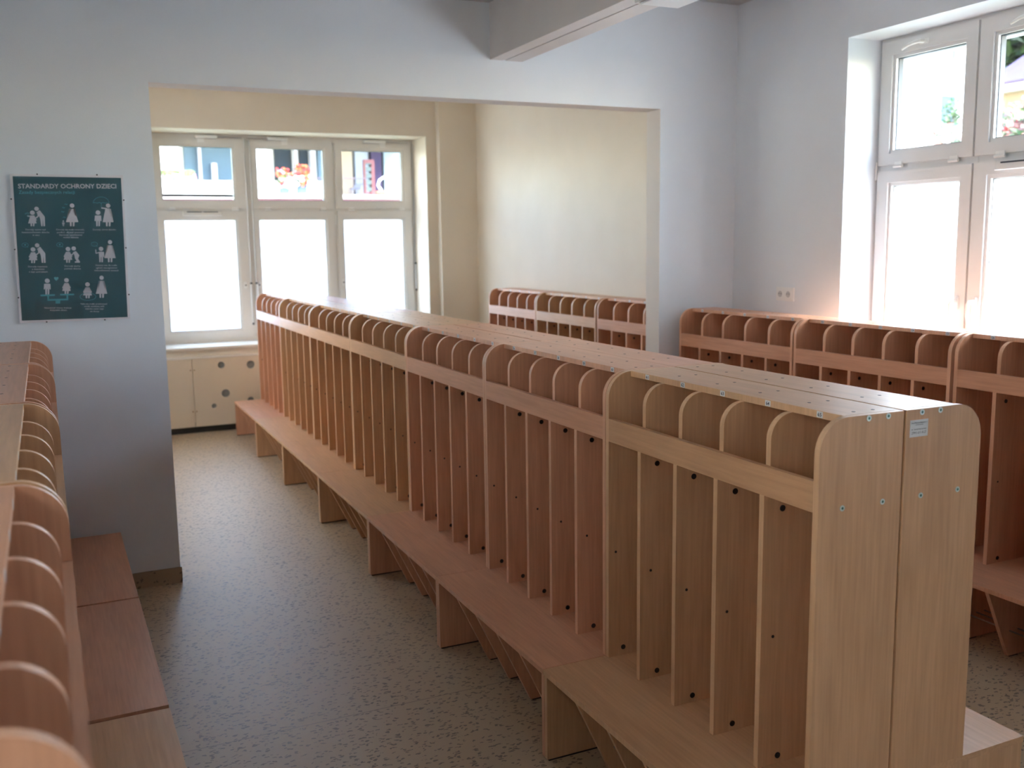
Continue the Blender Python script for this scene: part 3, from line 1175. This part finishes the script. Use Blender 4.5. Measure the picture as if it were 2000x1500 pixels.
fbox('beige_wall', 655, 690, 230, 380, 40.0, 40.5, mat('beige_render', (.20, .15, .10), .8), bd)
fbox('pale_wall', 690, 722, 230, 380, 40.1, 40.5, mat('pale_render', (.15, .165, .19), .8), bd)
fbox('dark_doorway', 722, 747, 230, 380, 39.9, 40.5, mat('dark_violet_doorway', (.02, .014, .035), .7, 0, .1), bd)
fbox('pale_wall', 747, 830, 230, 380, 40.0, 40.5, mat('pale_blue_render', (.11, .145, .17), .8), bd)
fbox('balcony_slab', 290, 830, 378, 388, 37.6, 40.5, stucco, bd)
fbox('parapet', 290, 470, 352, 388, 37.6, 37.8, stucco, bd)
fbox('gutter', 290, 830, 388.5, 393, 37.3, 37.6, mat('dark_red_gutter', (.10, .012, .03), .6), bd)
fbox('ledge', 354, 470, 364.5, 366, 37.52, 37.6, mat('brown_ledge', (.18, .10, .07), .8), bd)
fbox('balcony_slab', 290, 830, 238, 246, 37.6, 40.5, stucco, bd)  # upper slab, out of view, added to shade the balcony recess
fbox('lower_wall', 200, 900, 393, 470, 38.0, 40.5, stucco, bd)
# railings
rl = mat('dark_railing', (.05, .03, .04), .6)
for a_, b_ in ((604, 640), (655, 716)):
    x0, zt = F(a_, 347.5)
    x1, zb = F(b_, 378)
    r = thing('balcony_railing', 'thin dark balcony railing ' + ('beside the flower tubs' if a_ < 650 else 'in front of the grey chair'), 'railing', (0, 0, 0))
    bm = bmesh.new()
    cyl(bm, (x0, 38.2, zt), (x1, 38.2, zt), .025, 6)
    put('handrail', bm, rl, r)
    nb = int((x1 - x0) / .12)
    bm = bmesh.new()
    for i in range(nb + 1):
        xx = x0 + (x1 - x0) * i / nb
        cyl(bm, (xx, 38.2, zb), (xx, 38.2, zt), .011, 5)
    put('bars', bm, rl, r)


def leaf_cloud(bm, cx, cy, cz, rx, ry, rz, n, s, mats_n=1, rnd=random):
    for _ in range(n):
        while True:
            p = Vector((rnd.uniform(-1, 1), rnd.uniform(-1, 1), rnd.uniform(-1, 1)))
            if p.length < 1:
                break
        q = Vector((cx + p.x * rx, cy + p.y * ry, cz + p.z * rz))
        a = Vector((rnd.gauss(0, 1), rnd.gauss(0, 1), rnd.gauss(0, 1))).normalized()
        b = a.orthogonal().normalized()
        k = s * rnd.uniform(.6, 1.3)
        vs = [bm.verts.new(q + a * k), bm.verts.new(q + b * k * .5), bm.verts.new(q - a * k), bm.verts.new(q - b * k * .5)]
        f = bm.faces.new(vs)
        f.material_index = rnd.randrange(mats_n)


green = mat('leaf_green', (.035, .075, .012), .6)
green2 = mat('leaf_pale_green', (.09, .13, .03), .6)
red = mat('red_petals', (.34, .012, .008), .6)
orange = mat('orange_petals', (.36, .07, .015), .6)
pinkp = mat('pink_petals', (.5, .16, .22), .6)
whitep = mat('white_petals', (.85, .82, .80), .6)


def flower_box(name, label, u0, u1, v0, v1, tubm, mats_, tub_v):
    r = thing(name, label, 'flowers', (0, 0, 0), 0, 'flower boxes on the balcony')
    x0, zt = F(u0, v0, 38.0)
    x1, zb = F(u1, v1, 38.0)
    _, zt2 = F(u1, tub_v, 38.0)
    put('planter', bevel(B(x0 + .1, x1 - .1, 37.9, 38.15, zt2, zb), .02, 1), tubm, r)
    bm = bmesh.new()
    leaf_cloud(bm, (x0 + x1) / 2, 38.0, (zb + zt) / 2 + .05, (x1 - x0) / 2, .25, (zt - zb) / 2 * .8, 260, .07, 2)
    put('leaves', bm, [green, green2], r)
    bm = bmesh.new()
    for i in range(60):
        cx = random.uniform(x0, x1)
        cz = random.uniform(zb + (zt - zb) * .25, zt)
        t = bmesh.ops.create_icosphere(bm, subdivisions=1, radius=random.uniform(.05, .09), matrix=Matrix.Translation((cx, 37.85 + random.uniform(-.08, .08), cz)))
        fr = (cz - zb) / (zt - zb)
        mi = random.randrange(len(mats_) - 1) if fr > .6 else (len(mats_) - 1 if random.random() < .6 else random.randrange(len(mats_)))
        for v in t['verts']:
            for f in v.link_faces:
                f.material_index = mi
    put('blossoms', bm, mats_, r)
    return r


flower_box('flower_box', 'planter of pale flowers on the white parapet, left pane', 314, 350, 333, 352, mat('black_planter', (.04, .05, .07), .6), [green2, whitep], 347)
flower_box('flower_box', 'small planter of greenery on the parapet beside the white wall', 360, 380, 335, 353, mat('black_planter', (.04, .05, .07), .6), [green2, pinkp], 348)
blue = noise_mat('blue_fabric', (.03, .055, .14), (.06, .09, .20), 3, .7, stretch=(9, 9, .2))
flower_box('flower_box', 'blue balcony planter with red and white geraniums, left of two', 540, 570, 330, 378, blue, [red, orange, pinkp, whitep], 357)
flower_box('flower_box', 'blue balcony planter with orange and red geraniums, right of two', 574, 604, 322, 378, blue, [orange, red, whitep], 355)
# chair, red shelf door, hoop, crate on the balcony
ch = thing('balcony_chair', 'dark slate garden chair behind the balcony railing', 'chair', (0, 0, 0))
xa, za = F(685, 378, 38.8)
xb, zb_ = F(707, 358, 38.8)
slate = mat('slate_fabric', (.03, .04, .07), .7)
put('seat', B(xa, xa + .4, 38.6, 39.0, za + .18, za + .22), slate, ch)
bm = bmesh.new()
prism(bm, [(xa + .05, za + .2), (xa + .35, za + .2), (xb, zb_), (xb - .32, zb_ - .03)], 1, 38.6, 38.64)
put('backrest', bm, slate, ch)
for dx in (.02, .38):
    for dy in (38.61, 38.97):
        put('leg', B(xa + dx - .012, xa + dx + .012, dy - .012, dy + .012, za, za + .18), slate, ch)
dr = thing('balcony_shelf', 'red framed shelf with pale shelves on the balcony', 'shelf', (0, 0, 0))
xa, za = F(713, 378, 38.9)
xb, zt = F(731, 312, 38.9)
redf = mat('faded_red_wood', (.10, .015, .015), .6)
bm = bmesh.new()
ring(bm, (xa, xb, za, zt), (xa + .06, xb - .14, za + .06, zt - .14), 38.9, 39.1)
put('frame', bm, redf, dr)
for i in range(5):
    zz = za + .1 + (zt - za - .3) * i / 4
    put('shelf_board', B(xa + .05, xb - .13, 38.92, 39.1, zz, zz + .18), mat('sage_board', (.05, .07, .06), .7), dr)
bm = bmesh.new()
hp = [(745, 372), (738, 362), (741, 352), (750, 346), (760, 344), (770, 347), (782, 356)]
tube(bm, [(F(u_, v_, 37.9)[0], 37.9, F(u_, v_, 37.9)[1]) for u_, v_ in hp], .045, 8)
o = smooth(put('garden_hoop', bm, mat('white_hose', (.85, .85, .86), .5)))
o['label'] = 'white bent hoop standing on the balcony edge'
o['category'] = 'hoop'
x0, z1 = F(735, 373, 37.75)
x1, z0 = F(765, 378.5, 37.75)
o = put('balcony_crate', bevel(B(x0, x1, 37.65, 37.9, z0, z1), .02, 1), mat('orange_crate', (.30, .09, .04), .6))
o['label'] = 'low orange crate beside the white hoop on the balcony'
o['category'] = 'crate'

# view through the right window
rb = thing('white_house', 'sunlit white house with small windows seen through the right window', 'building', (0, 0, 0))
y_ = 24.0
p0 = at(1690, 300, 1, y_)
p1 = at(1925, 40, 1, y_)
put('wall', B(p0.x - 2, p1.x, y_, y_ + 9, -.8, 12), stucco, rb)
for (ua, ub, va, vb) in ((1828, 1870, 182, 246), (1832, 1870, 92, 121)):
    a_ = at(ua, vb, 1, y_)
    b_ = at(ub, va, 1, y_)
    bm = bmesh.new()
    ring(bm, (a_.x, b_.x, a_.z, b_.z), (a_.x + .14, b_.x - .14, a_.z + .14, b_.z - .14), y_ - .05, y_ + .02)
    wf = put('window', bm, mat('house_window_frame', (.20, .22, .25), .5), rb)
    put('pane', B(a_.x + .14, b_.x - .14, y_ - .03, y_ - .01, a_.z + .14, b_.z - .14), glassblue, wf)


def tree(name, label, cat, c, r, n, s, mats_, trunk, group=None):
    t = thing(name, label, cat, (c[0], c[1], -.8), 0, group)
    bm = bmesh.new()
    tube(bm, [(0, 0, 0), (.1, .05, (c[2] + .8) * .5), (0, 0, c[2] + .8)], [trunk, trunk * .8, trunk * .4], 8)
    put('trunk', bm, mat('bark', (.16, .11, .07), .9), t)
    bm = bmesh.new()
    for i in range(5):
        o_ = Vector((random.uniform(-.5, .5) * r[0], random.uniform(-.5, .5) * r[1], c[2] + .8 + random.uniform(-.4, .5) * r[2]))
        leaf_cloud(bm, o_.x, o_.y, o_.z, r[0] * .7, r[1] * .7, r[2] * .65, n // 5, s, len(mats_))
    put('foliage', bm, mats_, t)


q = at(1868, 262, 1, 11.0)
tree('garden_shrub', 'leafy green shrub in front of the white house', 'shrub', (q.x, 11.0, q.z - .35), (.75, .7, .8), 1300, .07, [green, green2, mat('leaf_rust', (.14, .045, .02), .6)], .05)
q = at(1862, 222, 1, 14.5)
tree('garden_shrub', 'tall thin shrub shoot in front of the house window', 'shrub', (q.x, 14.5, q.z - .1), (.35, .35, .45), 260, .07, [green, green2], .03)
q = at(1985, 250, 0, 15.0)
tree('garden_shrub', 'reddish green hedge bush in front of the purple roofed shed', 'shrub', (15.0, q.y, q.z - .2), (1.6, 1.6, 1.0), 2600, .12, [green, green2, mat('leaf_rust2', (.14, .045, .025), .6), red], .08)
q = at(1990, 110, 0, 36.0)
tree('garden_tree', 'large green tree rising behind the purple roofed shed', 'tree', (38.0, q.y + 1, q.z + .5), (5, 5, 4.2), 5200, .42, [green, mat('leaf_dark', (.02, .045, .018), .6)], .4)
sh = thing('garden_shed', 'small shed with purple metal roof seen through the right window', 'shed', (0, 0, 0))
a_ = at(1925, 176, 0, 30.0)
b_ = at(2080, 172, 0, 30.0)
c_ = at(1960, 138, 0, 31.0)
zr = c_.z
put('wall', B(30.0, 34.0, b_.y, a_.y, -.8, a_.z - .25), mat('shed_wall', (.24, .17, .09), .8), sh)
put('eave', B(29.6, 30.0, b_.y, a_.y, a_.z - .25, a_.z), mat('pale_eave', (.40, .37, .31), .7), sh)
bm = bmesh.new()
prism(bm, [(29.6, a_.z), (29.6, a_.z + .1), (32.5, zr + .9), (32.5, zr + .8)], 1, b_.y, a_.y)
put('roof', bm, noise_mat('purple_metal_roof', (.035, .012, .035), (.05, .02, .05), 2, .5, stretch=(.1, 4, .1)), sh)
